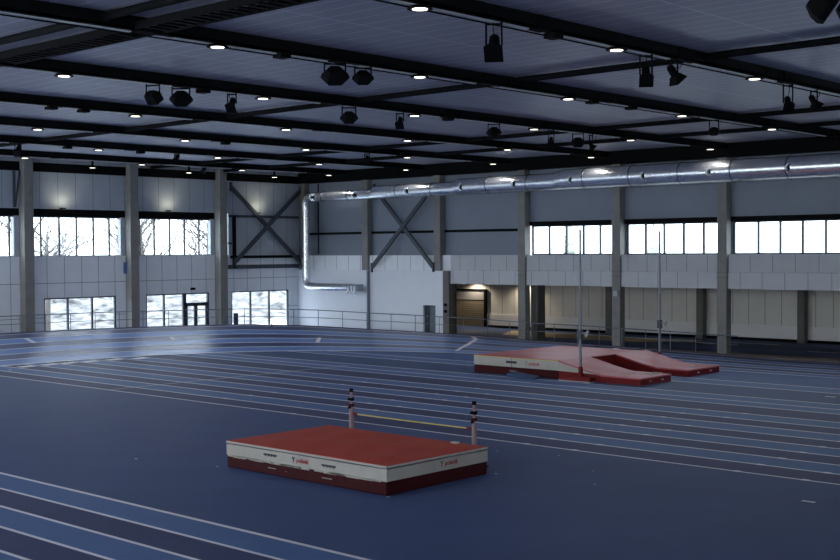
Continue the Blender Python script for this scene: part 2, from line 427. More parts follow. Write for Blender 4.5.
# ------------------------------------------------------------------ columns
def column(x0, x1, y0, y1, z1, label, z0=0, group=None, mt='concrete', joint=None):
    e = empty('concrete_column', ((x0+x1)/2, (y0+y1)/2, z0))
    g = MB(); g.box(x0, x1, y0, y1, z0, z1, mt); s_ = g.build('shaft', e, bevel=.03)
    if joint:
        g = MB(); g.box(x0-.03, x1+.03, y0-.03, y1+.03, joint, joint+.03, 'concrete_d'); g.box(x0-.03, x1+.03, y0-.03, y1+.03, joint+.25, joint+.28, 'concrete_d'); g.build('joint_band', e)
    return tag(e, label, 'column', group)
names = {36.07: 'tall concrete column at the left edge of the photo on the window end wall',
         43.16: 'tall concrete column between the two long upper window bays of the end wall',
         50.02: 'tall concrete column beside the glazed double door on the end wall'}
for c in LCOL[5:]:
    column(c-.3, c+.3, VW-.62, VW-.01, 10.9, names[c])
rn = {24.3: 'concrete column cut by the right edge of the photo', 31.16: 'concrete column right of the pole vault mat, nearest fully visible on the long wall',
      37.65: 'concrete column rising behind the pole vault mat on the long wall', 44.25: 'concrete column left of the leftmost clerestory window of the long wall',
      50.93: 'concrete column where the white corner wall ends beside the roller door'}
for c in RCOL[-6:-1]:
    col_ = column(56.95, 57.45, c-.27, c+.27, 10.3, rn[c], joint=4.0 if c < 50.9 else None, z0=4.22 if c > 50.8 else 0)
g = MB(); g.box(56.95, 57.45, 49.95, 50.45, 0, 3.41, 'concrete_d'); g.box(56.95, 57.45, 49.95, 50.45, 3.41, 4.22, 'concrete_d'); g.build('lower_pier', col_)
column(57.0, 57.45, 57.13, 57.7, 10.3, 'short upper concrete column above the white wall left of the dark cross brace', z0=4.22)
column(56.98, 57.45, 63.3, 63.9, 10.3, 'concrete column in the far corner behind the vertical duct', z0=4.22, mt='concrete_d')
for c, l in ((31.3, 'dark concrete pier against the recess wall near the right edge'), (37.85, 'dark concrete pier against the recess wall left of the nearest full column'), (44.5, 'dark concrete pier in the recess just right of the roller door bay')):
    column(66.4, 66.88, c-.22, c+.22, 3.41, l, mt='concrete_d')
for c, l in ((44.5, 'dark pier directly behind the column beside the roller door bay'), ):
    column(58.1, 58.9, c-.55, c-.05, 3.41, l, mt='concrete_d')

# ------------------------------------------------------------------ ceiling beams, purlins, cable tray
BV = [10.4, 17.2, 23.95, 30.95, 38.2, 45.1, 52.1, 59.1]
for i, v in enumerate(BV):
    e = empty('ceiling_beam', (26, v, ZC))
    g = MB(); g.box(U0+.1, 56.85, v-.15, v-.08, 10.62, ZC-.005, 'black'); g.box(U0+.1, 56.85, v-.15, v+.15, 10.62, 10.66, 'black')
    g.box(U0+.1, 56.85, v+.08, v+.15, 10.66, ZC-.005, 'black')
    for k in range(9): g.box(4+k*6.2, 4.5+k*6.2, v-.18, v+.17, 10.6, ZC-.01, 'blackm')
    g.build('girder', e)
    g = MB()
    for k in range(9): g.box(-1.6+k*6.2+.5, 4+k*6.2-.1, v+.05 if i > 1 else v+.02, v+.155, 10.585, 10.615, 'strip')
    g.build('cable_strip', e)
    if i < 3:
        g = MB(); g.bar((U0+.1, v+.19, 10.57), (56.85, v+.19, 10.57), .03, .03, 'black'); g.build('hanging_rail', e)
    if i == 0: lab = 'black roof girder nearest the camera, carrying the large floodlights at top right'
    elif i == 7: lab = 'black roof girder farthest back, closest to the windowed end wall'
    else: lab = 'black roof girder across the hall, %s from the windowed end wall' % ORD[len(BV)-1-i]
    tag(e, lab, 'ceiling beam')
for u, l in ((15.45, 'slim black purlin at top left of the ceiling beyond the lattice cable tray'), (30.2, 'long slim black purlin crossing the middle of the ceiling'),
             (44.7, 'slim black purlin in the farther right part of the ceiling'), (50.1, 'slim black purlin nearest the silver duct along the long wall')):
    g = MB(); g.tube([(u, V0+.3, 10.8), (u, 63.8, 10.8)], .1, 'black', 8)
    tag(g.build('ceiling_purlin'), l, 'purlin')
e = empty('cable_tray', (16.8, 26, 10.7))
g = MB(); g.box(17.0, 17.05, 17.5, 30.6, 10.62, 10.8, 'black'); g.box(16.25, 16.3, 17.5, 30.6, 10.62, 10.8, 'black')
g.box(16.3, 16.33, 17.5, 30.6, 10.7, 10.74, 'grey_light'); g.build('side_rail', e)
g = MB()
for k in range(40): g.box(16.3, 17.0, 17.6+k*.325, 17.75+k*.325, 10.64, 10.68, 'blackm')
g.build('rung', e); tag(e, 'black lattice cable tray under the ceiling at top left', 'cable tray')

# ------------------------------------------------------------------ downlights
def proj(p):
    q = Vector(p) - Vector((0,0,EYE)); wz = q.dot(fw)
    return (420+F_PX*q.dot(r2)/wz, 280-F_PX*q.dot(u2)/wz) if wz > 0 else None
lamp_mb = MB(); lamp_mb.box(-.12, .12, -.1, .1, .05, .08, 'blackm')
lens = MB(); lens.tube([(0,0,0), (0,0,.03)], .165, 'lamp', 16)
flange = MB(); flange.tube([(0,0,.01), (0,0,.07)], [.28, .22], 'black', 16)
lb = lamp_mb.build('housing'); fl = flange.build('flange'); ln = lens.build('lens')
protos = (lb.data, fl.data, ln.data)
for o in (lb, fl, ln): bpy.data.objects.remove(o)
LU = [18.75+7.33*k for k in range(6)]
sl = bpy.data.lights.new('downlight_beam', 'SPOT'); sl.energy = LAMP_W*10; sl.spot_size = math.radians(150); sl.spot_blend = .8; sl.shadow_soft_size = .13; sl.color = (1, .96, .9)
n_l = 0
for j, v in enumerate(BV[1:]):
    vis = [(k, u) for k, u in enumerate(LU) if -3 < proj((u, v, 10.51))[0] < 843 and proj((u, v, 10.51))[1] > -3]
    for q, (k, u) in enumerate(vis):
        e = empty('ceiling_downlight', (u, v, 10.51))
        for nm, d in zip(('housing', 'flange', 'lens'), protos):
            o = bpy.data.objects.new(nm, d); C.objects.link(o); o.parent = e
        li = bpy.data.objects.new('downlight_source', sl); C.objects.link(li); li.location = (u, v, 10.47)
        where = 'farthest girder' if j == 6 else 'girder %s from end wall' % ORD[6-j]
        side = 'leftmost' if q == 0 else ('rightmost' if q == len(vis)-1 else ORD[q]+' from the left')
        tag(e, 'glowing downlight, %s, %s' % (where, side), 'ceiling light', 'downlights under the roof girders'); n_l += 1

for u, l in ((40.1, 'left'), (47.1, 'middle'), (54.2, 'right')):
    e = empty('ceiling_downlight', (u, 63.2, 10.51))
    for nm, d in zip(('housing', 'flange', 'lens'), protos):
        o = bpy.data.objects.new(nm, d); C.objects.link(o); o.parent = e
    g = MB(); g.box(u-.05, u+.05, 63.15, 63.25, 10.58, ZC, 'blackm'); g.build('bracket', e)
    tag(e, 'glowing downlight at the dark top edge of the end wall, %s of three' % l, 'ceiling light', 'downlights under the roof girders')

# ------------------------------------------------------------------ stage floodlights
def unproj_v(x, y, V):
    d = fw + r2*((x-420)/F_PX) + u2*((280-y)/F_PX); return Vector((0,0,EYE)) + d*(V/d.y)
def flood(x, y, v, kind, sc, label, ang=0):
    if kind == 'prof': sc *= .74
    p = unproj_v(x, y, v+.1); zt = 10.62
    e = empty('stage_floodlight', (p.x, p.y, zt))
    g = MB()
    wd = .3*sc if kind == 'wide' else .19*sc
    yk = MB()
    dirv = Vector((math.cos(math.radians(ang)), math.sin(math.radians(ang)), 0)); side = Vector((-dirv.y, dirv.x, 0))
    a = p + side*wd; b = p - side*wd
    top = zt-.002
    yk.bar(a, (a.x, a.y, top), .035, .03, 'blackm'); yk.bar(b, (b.x, b.y, top), .035, .03, 'blackm')
    yk.bar((a.x, a.y, top-.06), (b.x, b.y, top-.06), .035, .04, 'blackm')
    yk.build('yoke', e)
    hx = MB()
    tilt = math.radians(-35 if kind == 'wide' else -52)
    ax = (dirv*math.cos(tilt) + Vector((0,0,1))*math.sin(tilt)).normalized(); upv = side.cross(ax).normalized()
    if upv.z < 0: upv = -upv
    if kind == 'wide':    # broad hexagonal head
        R = .42*sc; rings = [(-.22, .55), (-.05, .9), (.1, 1.0), (.2, .86)]
        vs = []
        for t, k in rings:
            for q in range(6):
                an = PI/3*q; vs.append(p + ax*t*sc + side*math.cos(an)*R*k + upv*math.sin(an)*R*.72*k)
        fs = [(i*6+q, i*6+(q+1) % 6, (i+1)*6+(q+1) % 6, (i+1)*6+q) for i in range(3) for q in range(6)] + [tuple(range(5, -1, -1)), tuple(range(18, 24))]
        hx.add(vs, fs, 'blackm')
    else:                 # profile head: barrel plus square barn-door front
        hx.tube([p - ax*.33*sc, p - ax*.27*sc, p + ax*.05*sc], [.09*sc, .13*sc, .14*sc], 'blackm', 10)
        f0 = p + ax*.05*sc; f1 = p + ax*.3*sc
        vs = [f0+side*a1*.13*sc+upv*b1*.13*sc for a1, b1 in ((-1,-1),(1,-1),(1,1),(-1,1))] + [f1+side*a1*.23*sc+upv*b1*.25*sc for a1, b1 in ((-1,-1),(1,-1),(1,1),(-1,1))]
        hx.add(vs, [(0,1,2,3),(7,6,5,4),(0,4,5,1),(1,5,6,2),(2,6,7,3),(3,7,4,0)], 'blackm')
    hb = hx.build('lamp_head', e)
    if kind != 'wide':
        c = MB(); pts = []
        for k in range(7):
            t = k/6; pts.append(p - ax*.3*sc*(1-t) + Vector((0, 0, (zt-.06-p.z)*t)) + dirv*(.25*t + .14*math.sin(PI*t)) - Vector((0, 0, .08*math.sin(PI*t))))
        c.tube(pts, .012, 'blackm', 5); c.build('power_cable', e)
    return tag(e, label, 'stage light', 'black stage lights hung from the roof girders')
b0, b1, b2, b3, b4, b5, b6, b7 = BV
flood(822, 5, b0, 'wide', 1.15, 'largest black floodlight head, cut by the top right corner', -60)
flood(848, 9, b0, 'wide', .9, 'black floodlight head cropped by the right edge at top right', -60)
flood(494, 46, b1, 'prof', 1.25, 'tilted stage light hanging alone at top centre on a long yoke', 215)
flood(646, 75, b1, 'prof', 1.1, 'left lamp of the twin stage lights at upper right of centre', 215)
flood(674, 74, b1, 'prof', 1.1, 'right lamp of the twin stage lights at upper right of centre', -20)
flood(788, 103, b1, 'prof', 1.0, 'left lamp of the twin stage lights near the right edge', 215)
flood(814, 102, b1, 'prof', 1.0, 'right lamp of the twin stage lights near the right edge', -20)
flood(335, 75, b2, 'wide', .95, 'larger hexagonal stage light of the pair left of top centre', 45)
flood(363, 77, b2, 'wide', .75, 'smaller hexagonal stage light of the pair left of top centre', 45)
flood(714, 131, b2, 'wide', .62, 'compact boxy stage light right of centre above the silver duct', 10)
flood(153, 97, b3, 'wide', .8, 'left hexagonal stage light of the pair at upper left', 20)
flood(181, 98, b3, 'wide', .9, 'right hexagonal stage light of the pair at upper left', 45)
flood(232, 104, b3, 'prof', 1.0, 'small stage light right of the upper left pair', 215)
flood(349, 117, b3, 'wide', .8, 'hexagonal stage light hanging below the pair left of top centre', 45)
flood(400, 122, b3, 'prof', .95, 'small tilted stage light beside a downlight at ceiling centre', 215)
flood(494, 132, b3, 'wide', .78, 'hexagonal stage light just right of ceiling centre', 45)
flood(551, 141, b3, 'prof', .85, 'thin tilted stage light left of the crowded cluster above the duct', 215)
flood(578, 142, b3, 'wide', .8, 'broad stage light in the crowded cluster above the duct', 45)
flood(591, 145, b3, 'prof', .85, 'narrow stage light at the right of the crowded cluster above the duct', -20)
flood(367, 159, b5, 'prof', .9, 'small stage light above the bend of the duct near the far corner', 215)
flood(18, 150, b6, 'prof', 1.1, 'stage light above the end wall windows at the left edge', 215)
flood(177, 158, b6, 'prof', .9, 'stage light above the double door bay of the end wall', 215)
flood(204, 170, b7, 'prof', .9, 'tiny stage light farthest back beside the column of the double door', 215)
# small junction boxes under the girders
for i, (x, y, v, l) in enumerate(((283, 56, b2, 'left of the hexagonal pair'), (555, 36, b1, 'right of the lone tilted stage light'), (593, 101, b2, 'above the crowded cluster of stage lights'),
                (52, 107, b4, 'at the left of the ceiling, leftmost of two'), (84, 110, b4, 'at the left of the ceiling, right one of two'), (204, 90, b3, 'between two stage lights at upper left'),
                (449, 119, b3, 'just left of the stage light right of ceiling centre'), (632, 110, b2, 'above the long wall'), (226, 142, b5, 'near the end wall double door bay'), (68, 158, b6, 'above the leftmost end wall column'), (141, 152, b6, 'above the middle end wall column'))):
    p = unproj_v(x, y, v)
    g = MB(); g.box(p.x-.17, p.x+.17, v-.13, v+.21, 10.49, 10.62, 'blackm')
    tag(g.build('junction_box', bevel=.01), 'small black girder box, '+l, 'junction box', 'small black boxes under the roof girders')

# ------------------------------------------------------------------ duct
def duct_part(name, pts, r, parent, mt='duct', n=28):
    g = MB(); g.tube(pts, r, mt, n); o = g.build(name, parent); return o
e = empty('ventilation_duct', (56.25, 30, 8.9))
zb = 8.85; uc = 56.25
def seg(v0, v1, r0, r1, z_off=0):
    n = max(2, int(abs(v1-v0)/1.2))
    pts = [(uc, v0+(v1-v0)*k/n, zb+r0+(r1-r0)*k/n) for k in range(n+1)]
    duct_part('duct_run', pts, [r0+(r1-r0)*k/n for k in range(n+1)], e)
seg(V0+1, 40.6, .59, .59); seg(40.6, 41.2, .59, .5); seg(41.2, 48.4, .5, .5); seg(48.4, 48.9, .5, .42); seg(48.9, 55.6, .42, .42); seg(55.6, 56.1, .42, .33); seg(56.1, 62.0, .33, .32)
for v, r in [(27.0+3.0*k, .60) for k in range(-2, 5)] + [(43, .51), (46, .51), (50.5, .43), (53.5, .43), (58, .34), (60.5, .34)]:
    duct_part('seam_band', [(uc, v, zb+r), (uc, v+.07, zb+r)], r+.012, e, 'ductcol')
pts = [(uc, 61.7, zb+.32), (uc, 62.15, zb+.25), (uc, 62.35, zb-.02), (uc, 62.35, zb-.5), (uc, 62.35, 6), (uc, 62.35, 3.6), (uc, 62.3, 3.3), (uc, 62.05, 3.12), (uc, 61.6, 3.08)]
duct_part('drop_duct', pts, .29, e)
duct_part('outlet_duct', [(uc, 61.9, 3.08), (uc, 58.0, 3.08)], [.27, .25], e)
g = MB(); g.box(uc-.3, uc+.3, 57.1, 58.1, 2.85, 3.3, 'ductcol')
for k in range(3): g.box(uc-.34, uc-.3, 57.2+.3*k, 57.4+.3*k, 2.65, 3.2, 'duct')
g.build('outlet_grille', e)
for v in [61.7, 57.6, 52.9, 48.4, 44.35, 40.3, 35.6, 31.7, 27.4]:
    r = .59 if v < 40.6 else .5 if v < 48.5 else .42 if v < 55.6 else .33
    zc = zb+r
    d = Vector((-.78, -.55, -.1)).normalized(); c0 = Vector((uc, v-.2, zc+.02)) + d*(r*.85)
    g = MB(); g.tube([c0, c0+d*.2, c0+d*.22], [.2, .19, .15], 'ductcol', 16, cap=False); g.tube([c0+d*.1, c0+d*.21], [.1, .11], 'blackm', 12); g.tube([c0-d*.05, c0+d*.12], .24, 'duct', 16)
    nz = g.build('air_nozzle', e)
    if v == 31.7:
        g = MB(); g.tube([c0+d*.2, c0+d*.235], [.2, .2], 'grey_light', 16, cap=False); g.tube([c0+d*.18, c0+d*.2], [.2,.2], 'grey_light', 16); g.build('lit_ring', nz)  # pale ring added on this nozzle for the light on its rim
tag(e, 'long round silver ventilation duct along the top of the long wall, dropping at the corner', 'duct')
g = MB(); g.tube([(57.1, 62.0, 10.15), (57.1, 62.0, 5.3)], .045, 'black', 8)
tag(g.build('vertical_pipe'), 'thin dark vertical pipe beside the duct drop in the far corner', 'pipe')
g = MB(); g.tube([(56.9, 57.0, .0), (56.9, 57.0, 4.2)], .1, 'rail', 10)  # slim grey upright cylinder against the white corner wall
tag(g.build('cylinder'), 'grey vertical downpipe on the smooth white corner wall', 'pipe')

# ------------------------------------------------------------------ cross braces
def brace(pa, pb, pc, pd, label, extra=None):
    e = empty('cross_brace', tuple((Vector(pa)+Vector(pb)+Vector(pc)+Vector(pd))/4))
    for a, b in ((pa, pb), (pc, pd)):
        g = MB(); g.bar(a, b, .16, .24, 'steel'); g.build('diagonal_bar', e)
    for p in (pa, pb, pc, pd):
        g = MB(); g.box(p[0]-.06, p[0]+.06, p[1]-.06, p[1]+.06, p[2]-.3, p[2]+.3, 'steel'); g.build('gusset_plate', e)
    if extra:
        g = MB(); extra(g); g.build('frame_bar', e)
    return tag(e, label, 'brace')
def exl(g):
    g.box(50.85, 57.3, VW-.12, VW-.01, 7.78, 7.95, 'steel'); g.box(51.2, 51.42, VW-.16, VW-.01, 4.4, 7.9, 'black')
    g.box(51.0, 57.3, VW-.2, VW-.01, 5.05, 5.25, 'black'); g.box(50.8, 57.3, VW-.14, VW-.01, 4.35, 4.62, 'steel')
    g.box(50.8, 51.2, VW-.12, VW-.01, 6.0, 6.12, 'steel')
brace((50.9, VW-.3, 9.8), (56.95, VW-.3, 4.75), (57.0, VW-.35, 9.75), (51.15, VW-.35, 4.8), 'dark steel cross brace on the end wall beside the far corner', exl)
yb = 57.0
brace((yb-.1, 56.35, 9.6), (yb-.1, 51.2, 4.45), (yb-.2, 51.2, 9.4), (yb-.2, 56.55, 4.4), 'dark steel cross brace on the long wall behind the duct')
# window-bay brace at the left edge
g = MB(); g.bar((35.35, VW-.3, 10.2), (35.35, VW-.3, 8.1), .12, .12, 'steel'); g.bar((35.7, VW-.3, 10.2), (35.4, VW-.3, 8.1), .08, .08, 'steel')
tag(g.build('steel_strut'), 'dark steel strut above the window at the left edge of the photo', 'strut')

# ------------------------------------------------------------------ guard railing
def railing(ts, d, label, step=1.4):
    pts = []; prev = None; acc = 0
    path = []
    N = 600
    for k in range(N+1):
        t = ts[0]+(ts[1]-ts[0])*k/N; p = oval(t, d); path.append(Vector((p[0], p[1], bank(p, 6))))
    e = empty('guard_railing', tuple(path[N//2]))
    top = MB(); mid = MB()
    sub = path[::6]
    top.tube([p+Vector((0,0,.98)) for p in sub], .026, 'rail', 8); mid.tube([p+Vector((0,0,.52)) for p in sub], .018, 'rail', 8)
    top.build('top_rail', e); mid.build('mid_rail', e)
    last = None
    for p in path:
        if last is None or (p-last).length >= step:
            g = MB(); g.tube([(p.x, p.y, 0), (p.x, p.y, p.z+.98)], .022, 'rail', 6); g.build('post', e); last = p
    return tag(e, label, 'railing')
railing((1.0, 2.12), 6.75, 'grey metal guard railing following the outer edge of the banked bend')
# small equipment near the railing
g = MB(); g.tube([(47.6, 55.9, BH-.1), (47.6, 55.9, BH+.18)], [.12, .02], 'concrete_d', 10)
o = g.build('marker_cone'); tag(o, 'small dark cone on the outer edge of the far bend', 'cone')
g = MB(); g.box(50.75, 50.98, VW-.85, VW-.6, 0, 1.45, 'steel'); 
o = g.build('post_box', bevel=.02); tag(o, 'small dark cabinet beside the column right of the double door', 'cabinet')
def wallbox(x, y, z, s_, label, mt='grey_light', nm='wall_box', cat='box'):
    g = MB(); g.box(x-s_, x, y-s_, y+s_, z-s_, z+s_, mt); return tag(g.build(nm, bevel=.01), label, cat)
wallbox(56.94, 37.6, 3.05, .14, 'small grey box on the column behind the vault mat')
wallbox(56.94, 50.2, 2.1, .09, 'small dark switch on the column beside the roller door', 'blackm', 'wall_switch', 'switch')
wallbox(56.94, 50.2, 1.7, .09, 'lower small switch on the column beside the roller door', 'blackm', 'wall_switch', 'switch')
g = MB(); g.box(47.75, 48.05, VW-.15, VW-.01, 3.05, 3.2, 'blackm'); tag(g.build('door_sensor'), 'small dark sensor above the glazed double door', 'sensor')
g = MB(); g.box(42.72, 42.86, VW-.2, VW-.01, 4.2, 4.9, 'lane_light'); tag(g.build('blue_sign'), 'narrow blue sign beside the middle end wall column', 'sign')

# ------------------------------------------------------------------ high jump mat
def text_obj(name, body, size, loc, rot, mt, parent, ext=.002):
    cu = bpy.data.curves.new(name, 'FONT'); cu.body = body; cu.size = size; cu.align_x = 'CENTER'; cu.align_y = 'CENTER'; cu.extrude = ext; cu.offset = size*.02
    o = bpy.data.objects.new(name, cu); C.objects.link(o)
    dg = bpy.context.evaluated_depsgraph_get(); me = bpy.data.meshes.new_from_object(o.evaluated_get(dg)); bpy.data.objects.remove(o)
    o = bpy.data.objects.new(name, me); C.objects.link(o); me.materials.clear(); me.materials.append(M[mt])
    o.rotation_euler = rot; o.parent = parent; o.location = Vector(loc) - parent_world(parent); return o
def soft_top(x0, x1, y0, y1, z0, z1, mt, crown, nx=24, ny=32, zf=None):
    g = MB(); vs = []
    for j in range(ny+1):
        for i in range(nx+1):
            fx, fy = i/nx, j/ny; x = x0+(x1-x0)*fx; y = y0+(y1-y0)*fy
            edge = min(1, 9*min(fx, 1-fx))*min(1, 9*min(fy, 1-fy))
            z = (zf(x, y) if zf else z1) + crown*(math.sin(PI*fx)*math.sin(PI*fy))**.6 + .012*math.sin(3.1*x+1.7*y)*edge + .01*math.sin(5*y-2*x)*edge
            vs.append((x, y, z))
    n = nx+1
    fs = [(j*n+i, j*n+i+1, (j+1)*n+i+1, (j+1)*n+i) for j in range(ny) for i in range(nx)]
    g.add(vs, fs, mt, True)
    # thin underside so the cover has thickness
    g.box(x0, x1, y0, y1, z0, z0+.01, mt) if not zf else None
    rim = [vs[i] for i in range(n)] + [vs[j*n+nx] for j in range(1, ny+1)] + [vs[ny*n+i] for i in range(nx-1, -1, -1)] + [vs[j*n] for j in range(ny-1, 0, -1)]
    for k in range(len(rim)):
        a, b = rim[k], rim[(k+1) % len(rim)]
        za = z0 if not zf else a[2]-.06; zb_ = z0 if not zf else b[2]-.06
        g.add([a, b, (b[0], b[1], zb_), (a[0], a[1], za)], [(0,1,2,3)], mt)
    return g
X0, X1, Y0, Y1 = 19.46, 23.02, 18.95, 24.66
e = empty('high_jump_mat', ((X0+X1)/2, (Y0+Y1)/2, 0))
g = MB(); g.box(X0+.01, X1-.01, Y0+.01, Y1-.01, 0.0, .34, 'darkred'); g.build('base', e, bevel=.03)
g = MB(); g.box(X0, X1, Y0, Y1, .315, .595, 'matwhite')
random.seed(3)
for k in range(26):      # ragged lower hem of the white cover
    y = Y0+.1+random.random()*(Y1-Y0-.5); L = .15+random.random()*.4; hgt = .015+random.random()*.03
    g.box(X0-.012, X0+.01, y, y+L, .315-hgt, .33, 'matwhite')
g.build('white_band', e, bevel=.02)
g = MB(); g.box(X0+.04, X1-.04, Y0+.04, Y1-.04, .59, .62, 'print_dark'); g.build('seam_gap', e)
g = MB(); g.box(X0-.01, X1+.01, Y0-.01, Y1+.01, .618, .672, 'matwhite'); g.build('cover_rim', e, bevel=.015)
g = soft_top(X0+.01, X1-.01, Y0+.01, Y1-.01, .655, .68, 'red', .05); g.build('top_cover', e)
RZ = (PI/2, 0, -PI/2)
def brand(x, y, z, size, e, along):
    if along == 'y':     # on the face looking towards -X : text runs towards -Y
        text_obj('brand_lettering', 'polanik', size, (x-.014, y, z), (PI/2, 0, -PI/2), 'print_red', e)
        yy = y + size*2.15
        g = MB(); g.bar((x-.014, yy, z-size*.4), (x-.014, yy, z+size*.1), size*.12, .006, 'print_dark'); g.bar((x-.014, yy, z+size*.05), (x-.014, yy+size*.25, z+size*.45), size*.12, .006, 'print_dark'); g.bar((x-.014, yy, z+size*.05), (x-.014, yy-size*.25, z+size*.45), size*.12, .006, 'print_dark'); g.build('brand_mark', e)
    else:                # on the face looking towards -Y
        text_obj('brand_lettering', 'polanik', size, (x, y-.014, z), (PI/2, 0, 0), 'print_red', e)
        xx = x - size*2.15
        g = MB(); g.bar((xx, y-.014, z-size*.4), (xx, y-.014, z+size*.1), .006, size*.12, 'print_dark'); g.bar((xx, y-.014, z+size*.05), (xx-size*.25, y-.014, z+size*.45), .006, size*.12, 'print_dark'); g.bar((xx, y-.014, z+size*.05), (xx+size*.25, y-.014, z+size*.45), .006, size*.12, 'print_dark'); g.build('brand_mark', e)
brand(X0, 21.75, .47, .15, e, 'y'); brand(21.65, Y0, .48, .16, e, 'x')
g = MB()
for y, z in ((22.95, .49), (20.85, .46)):
    for k in range(9): g.box(X0-.013, X0, y-.24+k*.055, y-.24+k*.055+.035, z-.02-.02*(k % 2), z+.025, 'print_dark')
g.build('printed_caption', e)
g = MB()
for y, z, n in ((22.9, .17, 6), (22.5, .15, 1), (20.9, .16, 7)):
    for k in range(n): g.box(X0-.002, X0+.012, y-.15+k*.05, y-.15+k*.05+.03, z-.01, z+.01, 'matwhite')
g.build('pale_caption', e)
g = MB(); g.box(22.78, 22.9, 19.75, 19.95, .69, .73, 'matwhite'); g.build('white_patch', e)
tag(e, 'high jump landing mat with flat red top and white band, in the foreground', 'landing mat')

def hj_upright(v, label):
    u = 23.45; e = empty('high_jump_upright', (u, v, 0))
    g = MB(); g.box(u-.3, u+.3, v-.22, v+.22, 0, .06, 'midred'); g.build('base', e, bevel=.01)
    g = MB(); g.tube([(u, v, .06), (u, v, 1.15)], .065, 'pinkpole', 14); g.build('outer_tube', e)
    g = MB(); g.tube([(u, v, 1.1), (u, v, 1.6)], .04, 'pinkpole', 12); g.build('inner_tube', e)
    g = MB(); g.tube([(u, v, 1.6), (u, v, 1.69)], .055, 'blackm', 12); g.build('end_cap', e)
    g = MB(); g.tube([(u, v, 1.36), (u, v, 1.44)], .08, 'blackm', 12); g.bar((u, v, 1.4), (u-.1, v+.05, 1.4), .05, .05, 'blackm'); g.tube([(u, v, 1.2), (u, v, 1.27)], .08, 'darkred', 12); g.bar((u, v, 1.2), (u-.11, v, 1.16), .05, .05, 'blackm'); g.build('clamp', e)
    return tag(e, label, 'upright')
hj_upright(24.18, 'left high jump upright behind the foreground mat'); hj_upright(19.74, 'right high jump upright behind the foreground mat')
e = empty('crossbar', (23.45, 21.9, 1.0))
g = MB(); g.tube([(23.45, 24.0, 1.0), (23.45, 21.9, .985), (23.45, 19.95, .99)], .016, 'yellow', 10); g.build('bar', e)
g = MB(); g.tube([(23.45, 24.1, 1.0), (23.45, 23.95, 1.0)], .03, 'midred', 10); g.tube([(23.45, 19.82, .99), (23.45, 19.98, .99)], .03, 'midred', 10); g.build('end_piece', e)
tag(e, 'thin yellow crossbar between the two high jump uprights', 'crossbar')

# ------------------------------------------------------------------ pole vault mat
VU0, VU1, VY1 = 42.0, 48.6, 35.35
e = empty('pole_vault_mat', (45.4, 31.5, 0))
yb0 = 30.6
g = MB(); g.box(VU0, VU1, yb0, VY1, 0, .36, 'darkred'); g.build('base', e, bevel=.03)
g = MB(); g.box(VU0-.01, VU1+.01, yb0, VY1+.01, .35, .76, 'matwhite'); g.build('white_band', e, bevel=.03)
g = MB(); g.box(VU0-.015, VU1+.015, yb0, VY1+.015, .745, .775, 'yellow'); g.build('cover_hem', e)
g = soft_top(VU0-.01, VU1+.01, yb0, VY1+.01, .75, .79, 'red_glare', .10, 24, 24); g.build('top_cover', e)
brand(VU0, 31.95, .56, .2, e, 'y')
g = MB(); g.box(VU0-.014, VU0, 32.9, 33.5, .52, .62, 'print_dark'); g.box(VU0-.02, VU0, 33.18, 33.2, .36, .74, 'print_dark'); g.box(VU0-.008, VU0+.02, 32.9, 33.3, .17, .2, 'matwhite'); g.build('printed_caption', e)
def front_pad(x0, x1, yend, nm):
    ysl, yfl = yb0, 28.45
    prof = [(yend, 0), (yend, .26), (yfl, .28), (29.2, .42), (ysl, .77), (ysl, 0)]
    g = MB(); g.prism(prof, x0, x1, 'midred', 'x'); b = g.build('front_pad', e); fixn(b)
    def zf(x, y):
        if y < yfl: return .30+.01*(y-yend)
        if y < 29.2: return .325+(y-yfl)/(29.2-yfl)*.14
        return .465+(y-29.2)/(ysl-29.2)*.335
    g = soft_top(x0-.02, x1+.02, yend-.02, ysl+.02, 0, .3, 'red_glare', 0.015, 10, 24, zf); g.build('pad_cover', b)
    g = MB()
    for k in range(2):
        xx = x0+(x1-x0)*(.3+.4*k); g = MB(); g.box(xx-.09, xx+.09, yend-.03, yend-.015, .1, .17, 'matwhite'); g.build('vent_patch', b)
    return b
g = MB(); g.box(44.2, 46.2, yb0-.03, yb0-.005, 0, .765, 'midred'); g.build('front_cover', e)
pa = front_pad(41.95, 44.25, 26.55, 'a')
pb = front_pad(46.2, 48.85, 26.85, 'b')
g = MB(); g.prism([(yb0, .36), (yb0, .74), (29.0, .38), (28.6, .33)], 41.9, 41.925, 'matwhite', 'x'); b = g.build('white_gusset', pa); fixn(b)
g = MB(); g.box(43.1, 43.3, 27.6, 27.9, .31, .345, 'matwhite'); g.box(43.9, 44.2, 26.9, 27.3, .30, .335, 'matwhite'); g.box(43.6, 43.8, 27.15, 27.5, .30, .335, 'matwhite'); g.build('white_patch', pa)
g = MB(); g.box(47.5, 47.8, 27.3, 27.6, .30, .335, 'matwhite'); g.build('white_patch', pb)
g = MB(); g.add([(48.0, 31.9, .86), (48.25, 31.9, .85), (48.4, 29.9, .62), (48.15, 29.9, .63), (48.0, 31.9, .84), (48.25, 31.9, .83), (48.4, 29.9, .6), (48.15, 29.9, .61)], [(0,1,2,3), (7,6,5,4), (0,3,7,4), (1,5,6,2), (0,4,5,1), (3,2,6,7)], 'line'); g.build('white_tape', e)
tag(e, 'large red pole vault landing mat with two sloping front pads', 'landing mat')
